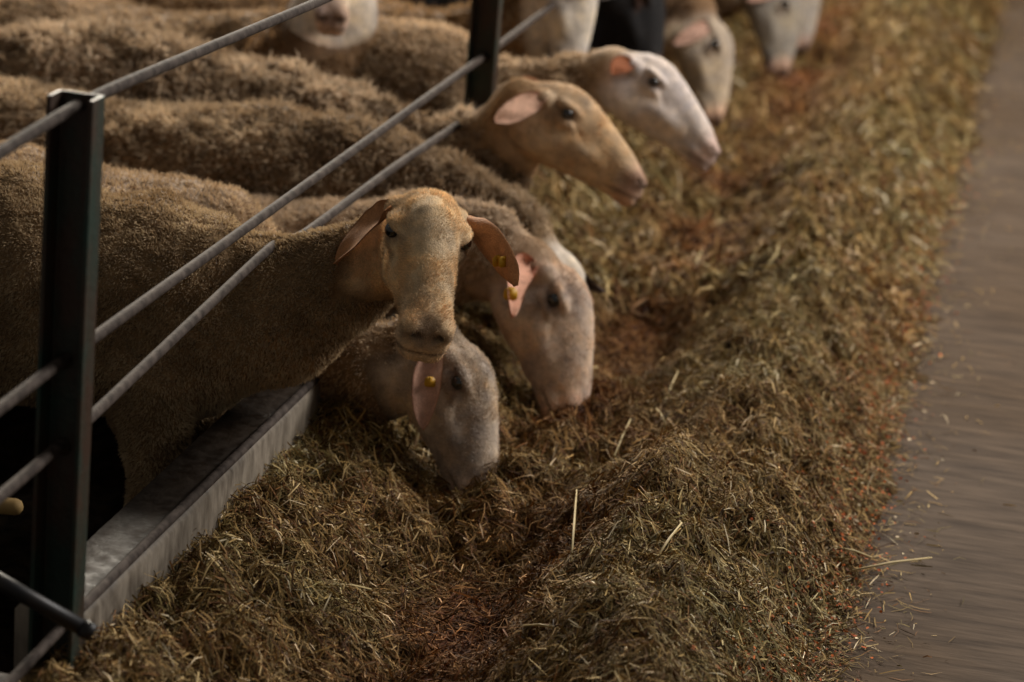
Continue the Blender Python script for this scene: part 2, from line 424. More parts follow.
def cone(a, b, ra, rb, ysc=1.0):
    a = np.array(a, float); b = np.array(b, float); q = np.array([1, 1 / ysc, 1.])
    A = a * q; Bv = b * q - A; L2 = (Bv ** 2).sum()
    def fn(p):
        v = p * q - A; t = np.clip((v @ Bv) / L2, 0, 1)
        return np.linalg.norm(v - t[..., None] * Bv, axis=-1) - (ra + (rb - ra) * t)
    r = max(ra, rb); return fn, np.minimum(a, b) - r, np.maximum(a, b) + r

HX = [-.020, .003, .03, .06, .09, .13, .17, .21, .25, .28, .298, .308]
HT = [.002, .036, .058, .069, .072, .064, .052, .039, .024, .008, -.010, -.030]
HB = [-.055, -.083, -.098, -.104, -.101, -.092, -.083, -.075, -.071, -.069, -.062, -.042]
HW = [.030, .046, .053, .054, .051, .045, .040, .038, .039, .038, .029, .010]
HJ = [.025, .038, .047, .053, .054, .048, .039, .033, .033, .033, .026, .009]

def head_sdf(q, s):
    x, y, z = q[..., 0] / s, q[..., 1] / s, q[..., 2] / s
    ov = .008 * np.exp(-((x - .10) / .05) ** 2)
    t = np.interp(x, HX, HT); b_ = np.interp(x, HX, HB)
    mid = (t + b_) / 2; hh = (t - b_) / 2
    u = np.clip((z - mid) / hh, -1, 1)
    wt = np.interp(x, HX, HW); wj = np.interp(x, HX, HJ)
    hw = wj + (wt - wj) * smooth(-.5, .5, u)
    e = 2.3
    n = (np.abs(y / hw) ** e + np.abs((z - mid) / hh) ** e) ** (1 / e)
    d = (n - 1) * np.minimum(hw, hh)
    dx = np.maximum(HX[0] - x, x - HX[-1])
    d = np.maximum(d, dx)
    # mouth line, nasal side crease, tear crease
    d = d + .0040 * np.exp(-((z + .047 + .16 * (.300 - x)) / .0026) ** 2) * smooth(.222, .245, x)
    d = d + .0030 * np.exp(-((z - (.012 - .45 * (x - .09))) / .006) ** 2) * np.exp(-((x - .135) / .028) ** 2)
    d = d + .0022 * np.exp(-((y) / .004) ** 2) * smooth(.284, .300, x) * smooth(-.015, -.030, z)
    return d * s * .9

class Head:
    def __init__(s, m, u, sc, anchor, P_, roll=0):
        m = m / np.linalg.norm(m); u = u - (u @ m) * m; u /= np.linalg.norm(u)
        l = np.cross(u, m)
        s.s = sc; s.B = np.array([m, l, u]); s.O = P_ - (np.array(anchor) * sc) @ s.B
    def w(s, p): return s.O + (np.array(p) * s.s) @ s.B
    def loc(s, g): return (g - s.O) @ s.B.T

def ear_surface(H, side, tip=(.08, .13, -.05), cup=.8, tipw=None, root=(.028, .056, .008), width=.030, L=None, droop=None):
    """leaf shaped ear: root on the skull, tip given in head coordinates"""
    root = np.array(root, float) * [1, side, 1]; tip = np.array(tip, float); tip[1] *= side
    if tipw is not None: tip = H.loc(np.array(tipw)) / H.s
    mid = (root + tip) / 2 + np.array(droop if droop is not None else (0, side * .014, .016)) * 1.0
    nu, nv = 22, 12; V = []; 
    t = np.linspace(0, 1, nu)
    cen = ((1 - t) ** 2)[:, None] * root + (2 * t * (1 - t))[:, None] * mid + (t ** 2)[:, None] * tip
    tan = np.gradient(cen, axis=0); tan /= np.linalg.norm(tan, axis=1)[:, None]
    ref = np.array([1., 0, 0]) if abs(tan[nu // 2][0]) < .8 else np.array([0, 0, 1.])
    prof = np.interp(t, [0, .12, .35, .6, .82, .94, 1], [.66, .86, 1.0, .92, .62, .32, .06]) * width
    for lay in (0, 1):
        for i in range(nu):
            a = ref - (ref @ tan[i]) * tan[i]; a /= np.linalg.norm(a); nrm = np.cross(tan[i], a) * side
            th = .0022 * (1 if lay else -1) * (1.3 - .8 * t[i])
            cu = cup * (1 - .65 * t[i]) + (1.2 * (1 - smooth(0, .25, t[i])))
            for j in range(nv):
                v = (j / (nv - 1) * 2 - 1)
                an = v * cu * 1.0
                rr = prof[i] / max(cu, .05)
                off = a * math.sin(an) * rr + nrm * (1 - math.cos(an)) * rr * -1 + nrm * .003 * math.sin(9 * t[i] + 3 * v) * t[i]
                edge = 1 - abs(v) ** 6
                V.append(cen[i] + off + nrm * th * edge)
    V = np.array(V); k = nu * nv; fs = []
    for i in range(nu - 1):
        for j in range(nv - 1):
            a_ = i * nv + j
            fs.append((a_, a_ + 1, a_ + nv + 1, a_ + nv)); fs.append((k + a_, k + a_ + nv, k + a_ + nv + 1, k + a_ + 1))
    for i in range(nu - 1):
        for j, f2 in ((0, 1), (nv - 1, -1)):
            a_ = i * nv + j; q = (a_, a_ + nv, k + a_ + nv, k + a_); fs.append(q if f2 > 0 else q[::-1])
    for i, f2 in ((0, -1), (nu - 1, 1)):
        for j in range(nv - 1):
            a_ = i * nv + j; q = (a_, a_ + 1, k + a_ + 1, k + a_); fs.append(q if f2 > 0 else q[::-1])
    inner = np.concatenate([np.zeros(k), np.ones(k)])
    return V, np.array(fs), inner, cen, t

def sheep(label, y, top, neck, head, xf=0.0, yaw=0.0, fine=.0036, wool=lin(132, 108, 78), tip=lin(180, 156, 122), face=lin(190, 165, 130),
          neckcol=None, tufts=60000, tlen=.013, twid=.0024, lump=.004, curl=.5, ears=None, eyes=True, tagside=None, tag_s=.8, tag_n=(0, 0, 0), wool_end=.5, necksc=.72,
          earcol=lin(176, 120, 80), hw=1.0, tag_t=.5, bot=0.0, body_back=1.0, blush=.5, incol=lin(196, 140, 116), furn=0):
    root = empty('sheep', (xf - .4, y, -.2)); tag(root, label, 'sheep', 'sheep at the feed fence')
    H = head; s = H.s
    neckcol = face if neckcol is None else neckcol
    hp = np.array([H.w((a, b_, c)) for a in (-.06, .31) for b_ in (-.075, .075) for c in (-.1, .085)])
    flo, fhi = hp.min(0), hp.max(0)
    cs, sn = math.cos(yaw), math.sin(yaw)
    bx = [xf - body_back - .02, xf + .05]
    ext = .24 + abs(sn) * body_back
    npts = np.array([n[0] for n in neck])
    lo = np.array([min(bx[0], flo[0]), min(y - ext, flo[1]), -.23]); hi = np.array([max(bx[1], fhi[0]), max(y + ext, fhi[1]), max(fhi[2], .62)])
    lo -= .04; hi += .04
    co_ = .011 if fine < .006 else .015
    xs, ys, zs = [axis(lo[i], hi[i], flo[i], fhi[i], co_, fine) for i in range(3)]
    Fd = Field(xs, ys, zs)
    # torso, a loft along its own length
    tx = np.array([t[0] for t in top]); tz = np.array([t[1] for t in top]); o_ = np.argsort(tx); tx, tz = tx[o_], tz[o_]
    bb = body_back
    def torso(p):
        X = p[..., 0] - xf; Yv = p[..., 1] - y
        u = X * cs + Yv * sn; v = -X * sn + Yv * cs
        T = np.interp(u + xf, tx, tz)
        k = -u
        T = T - .16 * smooth(.10, -.01, k) - .22 * smooth(bb - .16, bb + .02, k) ** 2
        Bt = np.interp(k, [-.02, .03, .12, .25, .45, .65 * bb, .85 * bb, bb], [.30, .22, .155, .13, .12, .14, .19, .30]) + bot
        W = np.interp(k, [-.03, .0, .04, .12, .25, .45, .7 * bb, .88 * bb, .97 * bb, bb + .02], [.01, .06, .095, .135, .160, .185, .185, .165, .11, .02]) * hw
        T = np.maximum(T, Bt + .04)
        mid = (T + Bt) / 2; hh = (T - Bt) / 2; e = 2.25
        n = (np.abs(v / W) ** e + np.abs((p[..., 2] - mid) / hh) ** e) ** (1 / e)
        d = (n - 1) * np.minimum(W, hh) * .8
        return np.maximum(d, np.maximum(-k - .03, k - bb - .02))
    Fd.add(torso, lo, hi, .03)
    for (a, ra), (b_, rb) in zip(neck[:-1], neck[1:]):
        fn, l0, h0 = cone(a, b_, ra, rb, necksc); Fd.add(fn, l0, h0, .03)
    a, ra = neck[-1]; fn, l0, h0 = cone(a, H.w((.035, 0, -.024)), ra, .055 * s, .82); Fd.add(fn, l0, h0, .02)
    Fd.add(lambda g: head_sdf(H.loc(g), s), flo, fhi, .016 * s)
    # bony features of the head
    for sd in (-1, 1):
        def ball(c, r, k=.012, mode='u', sc=(1, 1, 1)):
            c = np.array(c) * [1, sd, 1]; cw = H.w(c); q = np.array(sc)
            def fn(g):
                v = (H.loc(g) / s - c) / q; return (np.linalg.norm(v, axis=-1) - 1) * r * s * 1.0 if False else (np.linalg.norm(v, axis=-1) - r) * s * q.min()
            rr = r * s * q.max(); Fd.add(fn, cw - rr, cw + rr, k * s, mode)
        ball((.084, .050, .027), .021, .010, sc=(1.25, .75, .50))               # brow
        ball((.094, .053, -.004), .013, .012, sc=(1.5, .8, .7))                 # lower rim
        ball((.050, .040, -.062), .032, .022, sc=(1.35, .5, 1.0))               # jaw muscle
        ball((.135, .036, -.030), .020, .020, sc=(2.2, .6, .7))                 # cheek bone line
        ball((.283, .024, -.014), .017, .012, sc=(1.2, 1, 1.0))                 # nostril wing
        ball((.284, .014, -.058), .015, .010, sc=(1.3, 1.2, .7))                # chin
        ball((.272, .024, -.042), .016, .012, sc=(1.5, .9, .7))                 # upper lip
        ball((.030, .050, .010), .018, .012, sc=(1.1, 1, 1))                    # ear base
        ball((.0885, .0680, .0125), .0120, .005, 's', sc=(1.35, 1, .70))        # eye opening
        # nostril slot
        A_, B_ = H.w((.304, sd * .011, -.018)), H.w((.286, sd * .036, -.014))
        fn, l0, h0 = cone(A_, B_, .0060 * s, .0036 * s); Fd.add(fn, l0, h0, .004 * s, 's')
    # legs
    def leg(x, sd, hind):
        X0, Y0 = x * cs - sd * .085 * sn, x * sn + sd * .085 * cs
        X0 += xf; Y0 += y
        if hind: pts = [((X0, Y0, .22 + bot), .085), ((X0 + .05, Y0, .08), .05), ((X0 - .05, Y0, -.03), .024), ((X0 - .03, Y0, -.155), .018), ((X0 - .01, Y0, -.20), .026)]
        else: pts = [((X0, Y0, .22 + bot), .070), ((X0 + .01, Y0, .06), .042), ((X0, Y0, -.03), .026), ((X0, Y0, -.15), .018), ((X0 + .015, Y0, -.20), .026)]
        for (a, ra), (b_, rb) in zip(pts[:-1], pts[1:]):
            fn, l0, h0 = cone(a, b_, ra, rb); Fd.add(fn, l0, h0, .02)
    for sd in (-1, 1): leg(-.17, sd, False); leg(-.84 * bb, sd, True)
    V, Q = surface(xs, ys, zs, Fd.S)
    # normals
    def normals(V, Q):
        n = np.cross(V[Q[:, 2]] - V[Q[:, 0]], V[Q[:, 3]] - V[Q[:, 1]]); N = np.zeros_like(V)
        for k in range(4): np.add.at(N, Q[:, k], n)
        return N / (np.linalg.norm(N, axis=1)[:, None] + 1e-12), n
    N, _ = normals(V, Q)
    hl = H.loc(V) / s
    # how far back along the neck the wool starts
    cen = np.array(neck[-1][0]); hd = H.w((.0, 0, 0)); ax_ = hd - np.array(neck[-2][0]); L_ = np.linalg.norm(ax_); ax_ /= L_
    tpar = (V - np.array(neck[-2][0])) @ ax_ / L_                # 0 at neck middle, 1 at poll
    woolm = 1 - smooth(wool_end - .30, wool_end + .30, tpar + .35 * N1(V, 14))
    woolm = np.where((V[:, 0] < xf - .12) & (tpar < .4), 1, woolm)
    woolm = woolm * smooth(.03, -.03, np.where((np.abs(hl[:, 1]) < .12) & (np.abs(hl[:, 2]) < .14) & (hl[:, 0] < .34), hl[:, 0], -1))
    woolm = woolm * smooth(-.02, .06, V[:, 2])
    lumpv = (N2(V, 45) * 1.0 + N3(V, 95) * .6) * lump * 2 + N4(V, 14) * .016
    V = V + N * (lumpv * woolm)[:, None]
    N, _ = normals(V, Q)
    # colours of the hide
    col = np.ones((len(V), 3)) * neckcol
    inhead = smooth(-.03, .03, hl[:, 0]) * (np.linalg.norm(hl * [.6, 1, 1], axis=1) < .20) * smooth(-.150, -.105, hl[:, 2]) * smooth(.12, .085, np.abs(hl[:, 1]))
    fc = np.ones((len(V), 3)) * face
    pk = lin(200, 150, 130)
    m = (smooth(.235, .285, hl[:, 0]) * blush)[:, None]; fc = fc * (1 - m) + pk * .9 * m
    for sd in (-1, 1):
        de = np.linalg.norm((hl - [.09, sd * .062, .010]) * [1, .8, 1.3], axis=1)
        m = np.exp(-(de / .018) ** 2)[:, None] * .55; fc = fc * (1 - m) + lin(120, 84, 66) * m
        m = np.exp(-(np.linalg.norm((hl - [.089, sd * .062, .012]) * [.9, 1, 1.7], axis=1) / .0125) ** 4)[:, None] * .95; fc = fc * (1 - m) + lin(26, 18, 15) * m
        dn = np.linalg.norm((hl - [.297, sd * .022, -.017]) * [.8, .8, 1.3], axis=1)
        m = np.exp(-(dn / .012) ** 2)[:, None] * .85; fc = fc * (1 - m) + lin(50, 32, 26) * m
        dt = np.abs(hl[:, 2] - (.002 - .6 * (hl[:, 0] - .10))) + 2.5 * np.maximum(0, hl[:, 0] - .125) + 3 * np.maximum(0, .098 - hl[:, 0])
        m = (np.exp(-(dt / .005) ** 2) * (hl[:, 1] * sd > .02))[:, None] * .5; fc = fc * (1 - m) + lin(96, 66, 50) * m
    m = (np.exp(-((hl[:, 2] + .047 + .16 * (.300 - hl[:, 0])) / .0028) ** 2) * smooth(.222, .245, hl[:, 0]))[:, None] * .7; fc = fc * (1 - m) + lin(70, 46, 36) * m
    m = (np.exp(-(np.abs(hl[:, 1]) / .016) ** 4) * np.exp(-((hl[:, 0] - .298) / .016) ** 2) * smooth(-.045, -.03, hl[:, 2]))[:, None] * .55; fc = fc * (1 - m) + lin(92, 64, 50) * m
    nv_ = 1.3 * N1(V, 16) + .9 * N3(V, 45) + .7 * N2(V, 110)
    fc = fc * (1 + .30 * nv_)[:, None] * np.stack([1 + .06 * nv_, 1 + 0 * nv_, 1 - .16 * nv_], -1)
    col = col * (1 - inhead[:, None]) + fc * inhead[:, None]
    wc = wool * (1 + .45 * N4(V, 9) + .35 * N1(V, 30))[:, None]
    col = col * (1 - woolm[:, None]) + wc * woolm[:, None]
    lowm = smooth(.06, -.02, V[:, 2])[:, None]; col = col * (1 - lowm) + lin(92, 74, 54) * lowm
    hoof = smooth(-.165, -.175, V[:, 2])[:, None]; col = col * (1 - hoof) + lin(30, 25, 22) * hoof
    allV, allQ, allC = [V], [Q], [col]; nb = len(V); earpts = {}
    for sd, e in (ears or {}).items():
        ev, eq, inner, cenl, tt = ear_surface(H, sd, **e)
        earpts[sd] = (cenl, ev)
        evw = H.O + (ev * s) @ H.B
        ec = np.where(inner[:, None] > .5, incol, earcol) * (1 + .25 * N1(evw, 60))[:, None]
        allV.append(evw); allQ.append(eq + nb); allC.append(ec); nb += len(evw)
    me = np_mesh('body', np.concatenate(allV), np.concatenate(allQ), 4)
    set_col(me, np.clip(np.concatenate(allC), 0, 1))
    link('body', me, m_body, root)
    # fleece of separate locks
    A = V[Q[:, 0]]; c1 = np.cross(V[Q[:, 2]] - A, V[Q[:, 3]] - V[Q[:, 1]]); ar = np.linalg.norm(c1, axis=1) * .5
    rr = np.random.RandomState(int(abs(y) * 1000) + 5)
    wf = woolm[Q].mean(1); wgt = ar * np.where(wf > .04, wf + .1, 0) * (V[Q[:, 0], 2] > .02)
    pick = rr.choice(len(Q), tufts, p=wgt / wgt.sum())
    uv = rr.rand(tufts, 2); q = Q[pick]
    pt = (V[q[:, 0]] * (1 - uv[:, :1]) + V[q[:, 1]] * uv[:, :1]) * (1 - uv[:, 1:]) + (V[q[:, 3]] * (1 - uv[:, :1]) + V[q[:, 2]] * uv[:, :1]) * uv[:, 1:]
    nn = N[q].mean(1)
    cl = np.stack([N1(pt, 55), N2(pt, 55), N3(pt, 55)], -1) * 2.2 * curl + np.stack([N2(pt + 3, 120), N3(pt + 5, 120), N4(pt + 7, 120)], -1) * 1.2 * curl
    d = nn + np.array([-.25, 0, -.42]) + cl + rr.randn(tufts, 3) * .22
    d /= np.linalg.norm(d, axis=1)[:, None]
    Lt = tlen * (.55 + .7 * rr.rand(tufts)) * (.45 + .55 * wf[pick]) * (1 + .8 * N4(pt, 40) * curl)
    sd_ = np.cross(d, rr.randn(tufts, 3)); sd_ /= np.linalg.norm(sd_, axis=1)[:, None]
    wd = (twid * (.6 + .8 * rr.rand(tufts)))[:, None] * sd_ * .5
    base = pt - nn * .0015; bend = np.cross(d, sd_) * (rr.randn(tufts) * .25 * Lt)[:, None]
    md_ = base + d * Lt[:, None] * .55 + bend
    tp = base + d * Lt[:, None] + bend * .2
    TV = np.stack([base - wd, base + wd, md_ + wd * .8, md_ - wd * .8, tp], 1).reshape(-1, 3)
    i0 = np.arange(tufts) * 5
    me = np_mesh('fleece', TV, np.concatenate([np.stack([i0, i0 + 1, i0 + 2, i0 + 3], -1)]), 4)
    tri = np.stack([i0 + 3, i0 + 2, i0 + 4], -1)
    # quads and tips together
    me = bpy.data.meshes.new('fleece')
    me.vertices.add(len(TV)); me.vertices.foreach_set('co', TV.astype(np.float32).ravel())
    lv = np.concatenate([np.stack([i0, i0 + 1, i0 + 2, i0 + 3], -1).ravel(), tri.ravel()]).astype(np.int32)
    me.loops.add(len(lv)); me.loops.foreach_set('vertex_index', lv)
    me.polygons.add(2 * tufts)
    me.polygons.foreach_set('loop_start', np.concatenate([np.arange(tufts) * 4, 4 * tufts + np.arange(tufts) * 3]).astype(np.int32))
    me.polygons.foreach_set('loop_total', np.concatenate([np.full(tufts, 4), np.full(tufts, 3)]).astype(np.int32))
    me.update(calc_edges=True)
    k = rr.rand(tufts); g = np.clip(.5 + 1.1 * N4(pt, 9) + .8 * N1(pt, 30) + .35 * (k - .5), 0, 1)[:, None]
    tc = (wool * (1 - g) + tip * g) * [1.40, 1.46, 1.58]
    dirt = (rr.rand(tufts) < .05)[:, None]; tc = np.where(dirt, tc * .3, tc)
    set_col(me, np.repeat(np.clip(tc, 0, 1), 5, 0))
    link('fleece', me, m_wool, root)
    if furn:
        near = (hl[:, 0] > -.05) & (np.linalg.norm(hl * [.6, 1, 1], axis=1) < .24) & (woolm < .6)
        nose = smooth(.312, .285, hl[:, 0])
        wq = (near * (.15 + nose))[Q].mean(1) * ar; k2 = rr.choice(len(Q), furn, p=wq / wq.sum()); q = Q[k2]
        uv = rr.rand(furn, 2)
        pt = (V[q[:, 0]] * (1 - uv[:, :1]) + V[q[:, 1]] * uv[:, :1]) * (1 - uv[:, 1:]) + (V[q[:, 3]] * (1 - uv[:, :1]) + V[q[:, 2]] * uv[:, :1]) * uv[:, 1:]
        nn = N[q].mean(1); dd = np.stack([N1(pt, 40), N2(pt, 40), N3(pt, 40)], -1) * 1.2
        d = nn * .35 - H.B[0] * .75 + np.array([0, 0, -.25]) + dd + rr.randn(furn, 3) * .2
        d -= np.minimum((d * nn).sum(1) - .08, 0)[:, None] * nn; d /= np.linalg.norm(d, axis=1)[:, None]
        sd_ = np.cross(d, nn + rr.randn(furn, 3) * .4); sd_ /= np.linalg.norm(sd_, axis=1)[:, None]
        ln = (.0055 * (.5 + rr.rand(furn)))[:, None]; b0 = pt - nn * .0006
        FV = np.stack([b0 - sd_ * .00065, b0 + sd_ * .00065, b0 + d * ln], 1).reshape(-1, 3)
        me = np_mesh('face_hair', FV, np.arange(3 * furn).reshape(-1, 3), 3)
        set_col(me, np.repeat(np.clip(col[q[:, 0]] * (.8 + .55 * rr.rand(furn))[:, None], 0, 1), 3, 0)); link('face_hair', me, m_wool, root)
    if eyes:
        for sd in (-1, 1):
            me = bpy.data.meshes.new('eye'); 
            import bmesh
            bm = bmesh.new(); bmesh.ops.create_uvsphere(bm, u_segments=20, v_segments=12, radius=.0128 * s)
            c = H.w((.0885, sd * .0555, .0125))
            for v in bm.verts: v.co = v.co + Vector(c)
            bm.to_mesh(me); bm.free(); link('eye', me, m_eye, root)
    if tagside is not None:
        cenl, ev = earpts[tagside]; p0 = cenl[int(tag_t * 21)]
        evw = H.O + (ev * s) @ H.B; c0 = H.w(p0)
        vd = CAM - c0; vd /= np.linalg.norm(vd)
        near = np.linalg.norm(evw - c0, axis=1) < .016
        c1 = c0 + vd * (((evw[near] - c0) @ vd).max() + .001)
        link('ear_tag', tag_mesh(c1, s * tag_s, vd + np.array(tag_n)), m_tag, root)
    return root

def tag_mesh(c, s, fw):
    """two small plastic panels, one on each face of the ear, and the stud"""
    import bmesh
    bm = bmesh.new()
    fw = np.array(fw, float); fw /= np.linalg.norm(fw); rt = np.cross(fw, [0, 0, 1]); rt /= np.linalg.norm(rt); up = np.cross(rt, fw)
    for sd in (-1, 1):
        out = [(-.016, .012), (-.017, -.006), (-.012, -.012), (.012, -.012), (.017, -.006), (.016, .012), (.007, .019), (-.007, .019)]
        a = [bm.verts.new(c + fw * sd * .006 + rt * x * s + up * (z - .008) * s) for x, z in out]
        b_ = [bm.verts.new(c + fw * sd * .0075 + rt * x * s + up * (z - .008) * s) for x, z in out]
        n = len(out)
        bm.faces.new(a); bm.faces.new(b_[::-1])
        for i in range(n): bm.faces.new((a[i], b_[i], b_[(i + 1) % n], a[(i + 1) % n]))
    r = .004 * s; ring = []
    for sd in (-1, 1): ring.append([bm.verts.new(c + fw * sd * .009 + rt * r * math.cos(q) + up * (r * math.sin(q) + .003)) for q in np.linspace(0, 2 * PI, 9)[:-1]])
    for i in range(8): bm.faces.new((ring[0][i], ring[1][i], ring[1][(i + 1) % 8], ring[0][(i + 1) % 8]))
    bm.faces.new(ring[0]); bm.faces.new(ring[1][::-1])
    bmesh.ops.recalc_face_normals(bm, faces=bm.faces)
    me = bpy.data.meshes.new('ear_tag'); bm.to_mesh(me); bm.free(); return me

EYE = (.088, -.060, .012)
def prof_head(eye_px, y, ang, sc, toward=0.0, tilt=0.0):
    a = math.radians(ang)
    m = camdir(math.cos(a), math.sin(a), -toward); u = camdir(math.sin(a), -math.cos(a), -tilt)
    return Head(m, u, sc, EYE, P(*eye_px, y))

# A: looks at the camera
yA = .88
mA = camdir(.05, .62, -.78); lA = camdir(.98, .17, .20); 
mA = mA - (mA @ lA) * lA; mA /= np.linalg.norm(mA); uA = np.cross(mA, lA)
HA = Head(mA, uA, 1.0, (.088, 0, .030), P(431, 227, .80))
dr = dict(cup=.9, width=.029)
sheep('tan sheep looking straight at the camera, nearest of the herd, head above the feed', yA,
      [(-1.1, .50), (-.6, .545), (-.42, .548), (-.30, .520), (-.20, .530), (-.09, .512), (.0, .49), (.1, .44)],
      [((-.14, yA, .34), .155), ((.00, yA, .375), .115), ((.09, yA, .425), .086), ((HA.w((-.0, 0, -.06))), .058)], HA,
      fine=.0032, bot=.045, tufts=230000, tlen=.009, twid=.0019, lump=.003, curl=.42, wool=lin(128, 102, 70), tip=lin(172, 148, 112), blush=.12, face=lin(218, 188, 146), neckcol=lin(122, 92, 60),
      ears={1: dict(tipw=P(516, 286, yA - .10), cup=.9, width=.034, root=(.036, .054, .012), droop=(.015, .022, .012)), -1: dict(tipw=P(335, 264, yA - .06), root=(.034, .052, .014), cup=.8, width=.032, droop=(.0, -.012, .010))}, earcol=lin(182, 130, 86), tagside=1, tag_t=.60, tag_s=.55, tag_n=(1.2, 0, 0), wool_end=.62, incol=lin(186, 134, 92), furn=90000)

def T(y, *pts):                                   # back line from points seen in the plane of the sheep
    out = []
    for px, py in pts:
        q = P(px, py, y); out.append((q[0], q[2]))
    return out
def N(px, py, y, r): return (P(px, py, y), r)

# B: head down beside A, eating
yB = 1.17
HB_ = prof_head((457, 382), yB - .09, 71, .93, .22, .10)
sheep('sheep with lowered grey face eating just below the chin of the sheep facing the camera', yB,
      [(-1.1, .49), (-.6, .50)] + T(yB, (105, 172), (180, 178), (222, 192), (262, 214)) + [(.05, .38)],
      [((-.20, yB, .33), .14), (P(322, 345, yB - .02), .085), (P(378, 376, yB - .04), .072), (HB_.w((-.005, 0, -.03)), .060)], HB_, xf=-.07,
      fine=.0032, tufts=70000, tlen=.011, twid=.002, lump=.003, curl=.45, wool=lin(130, 104, 74), tip=lin(176, 150, 116), face=lin(196, 178, 158), neckcol=lin(110, 92, 72),
      ears={-1: dict(tipw=P(424, 430, yB - .20), root=(.020, .052, -.002), cup=1.3, width=.034, droop=(-.01, -.030, .00)), 1: dict(tip=(.10, .11, -.03), cup=.9, width=.028)}, earcol=lin(200, 156, 134), incol=lin(168, 126, 106), tagside=-1, tag_t=.45, tag_s=.6, wool_end=.75, blush=.3, furn=60000)

# C: pink cream face eating
yC = 1.62
HC = prof_head((553, 299), yC - .09, 74, 1.02, .40, .15)
sheep('sheep with pinkish cream face down in the hay and a curled ear with yellow tag', yC,
      [(-1.1, .34), (-.6, .34), (-.3, .34), (-.12, .35), (0, .36), (.06, .36)],
      [((-.12, yC, .24), .11), (P(425, 250, yC), .100), (P(480, 252, yC), .085), (HC.w((-.005, 0, -.03)), .060)], HC, hw=.82,
      fine=.0032, tufts=70000, tlen=.014, twid=.0024, lump=.004, curl=.6, wool=lin(140, 116, 90), tip=lin(184, 160, 130), face=lin(206, 182, 160), neckcol=lin(178, 150, 120),
      ears={-1: dict(tipw=P(513, 318, yC - .22), root=(.012, .054, -.014), cup=1.6, width=.036, droop=(-.045, -.040, -.01)), 1: dict(tip=(.06, .13, -.03), cup=.9, width=.028)}, earcol=lin(210, 158, 132), tagside=-1, tag_t=.72, tag_s=.75, wool_end=.55, blush=.3, furn=60000)


# D: woolly neck arching down behind C
yD = 1.86
HD = prof_head((560, 282), yD - .04, 70, .90, .1, .0)
sheep('sheep with long shaggy woolly neck, its white face hidden behind the pinkish cream head', yD,
      T(yD, (-120, 84), (0, 84), (45, 94), (110, 106), (200, 112), (280, 110), (350, 128), (400, 150)) + [(.06, .42)],
      [((-.14, yD, .32), .15), (P(440, 215, yD), .110), (P(505, 238, yD), .082), (HD.w((.0, 0, -.03)), .058)], HD, hw=.82, body_back=1.2,
      fine=.005, tufts=110000, tlen=.021, twid=.0026, lump=.010, curl=.85, wool=lin(124, 100, 72), tip=lin(176, 152, 120), face=lin(214, 200, 182), neckcol=lin(180, 155, 125),
      ears={-1: dict(tip=(.07, .12, -.06), cup=.8), 1: dict(tipw=P(604, 292, yD - .02), cup=.9, width=.020)}, earcol=lin(70, 54, 46), incol=lin(84, 66, 56), wool_end=.85)

# E: profile head held up
yE = 2.12
HE = prof_head((567, 114), yE - .07, 36, .98, .05, .05)
sheep('tan sheep holding its head up in profile over the hay, ear laid back', yE,
      T(yE, (-60, 36), (0, 34), (60, 27), (120, 30), (170, 45), (220, 60), (330, 82), (400, 112), (440, 132)) + [(.06, .38)],
      [((-.16, yE, .30), .15), (P(440, 180, yE), .100), (P(497, 150, yE), .084), (HE.w((-.0, 0, -.035)), .060)], HE, hw=.82, body_back=1.25,
      fine=.0038, tufts=110000, tlen=.026, twid=.0034, lump=.017, curl=1.05, wool=lin(126, 102, 74), tip=lin(184, 160, 130), face=lin(204, 174, 138), neckcol=lin(176, 142, 102),
      ears={-1: dict(tipw=P(494, 122, yE - .15), cup=.9, width=.030, droop=(0, -.02, -.005)), 1: dict(tip=(-.05, .08, .02), cup=.9, width=.02)}, earcol=lin(216, 172, 146), incol=lin(206, 160, 134), wool_end=.12, furn=40000)

# F: white face behind E
yF = 2.62
HF = prof_head((653, 82), yF - .07, 42, .97, .12, .08)
sheep('white faced sheep in profile behind the tan profile head, rusty patch at the ear', yF,
      T(yF, (-200, 0), (0, -20), (80, 2), (130, 10), (180, 18), (300, 14), (355, 20), (440, 26), (466, 42)) + [(.0, .42), (.06, .38)],
      [((-.16, yF, .30), .15), (P(500, 104, yF), .10), (P(565, 96, yF), .078), (HF.w((-.0, 0, -.035)), .060)], HF, body_back=1.3,
      fine=.0045, tufts=60000, tlen=.016, twid=.0034, lump=.006, curl=.6, wool=lin(124, 100, 72), tip=lin(174, 148, 116), face=lin(222, 206, 194), neckcol=lin(176, 148, 116),
      ears={-1: dict(tip=(.02, .105, -.035), cup=1.1, width=.028, droop=(-.02, -.02, 0)), 1: dict(tip=(-.03, .11, .02), cup=.9, width=.026)}, earcol=lin(150, 88, 52), wool_end=.55)

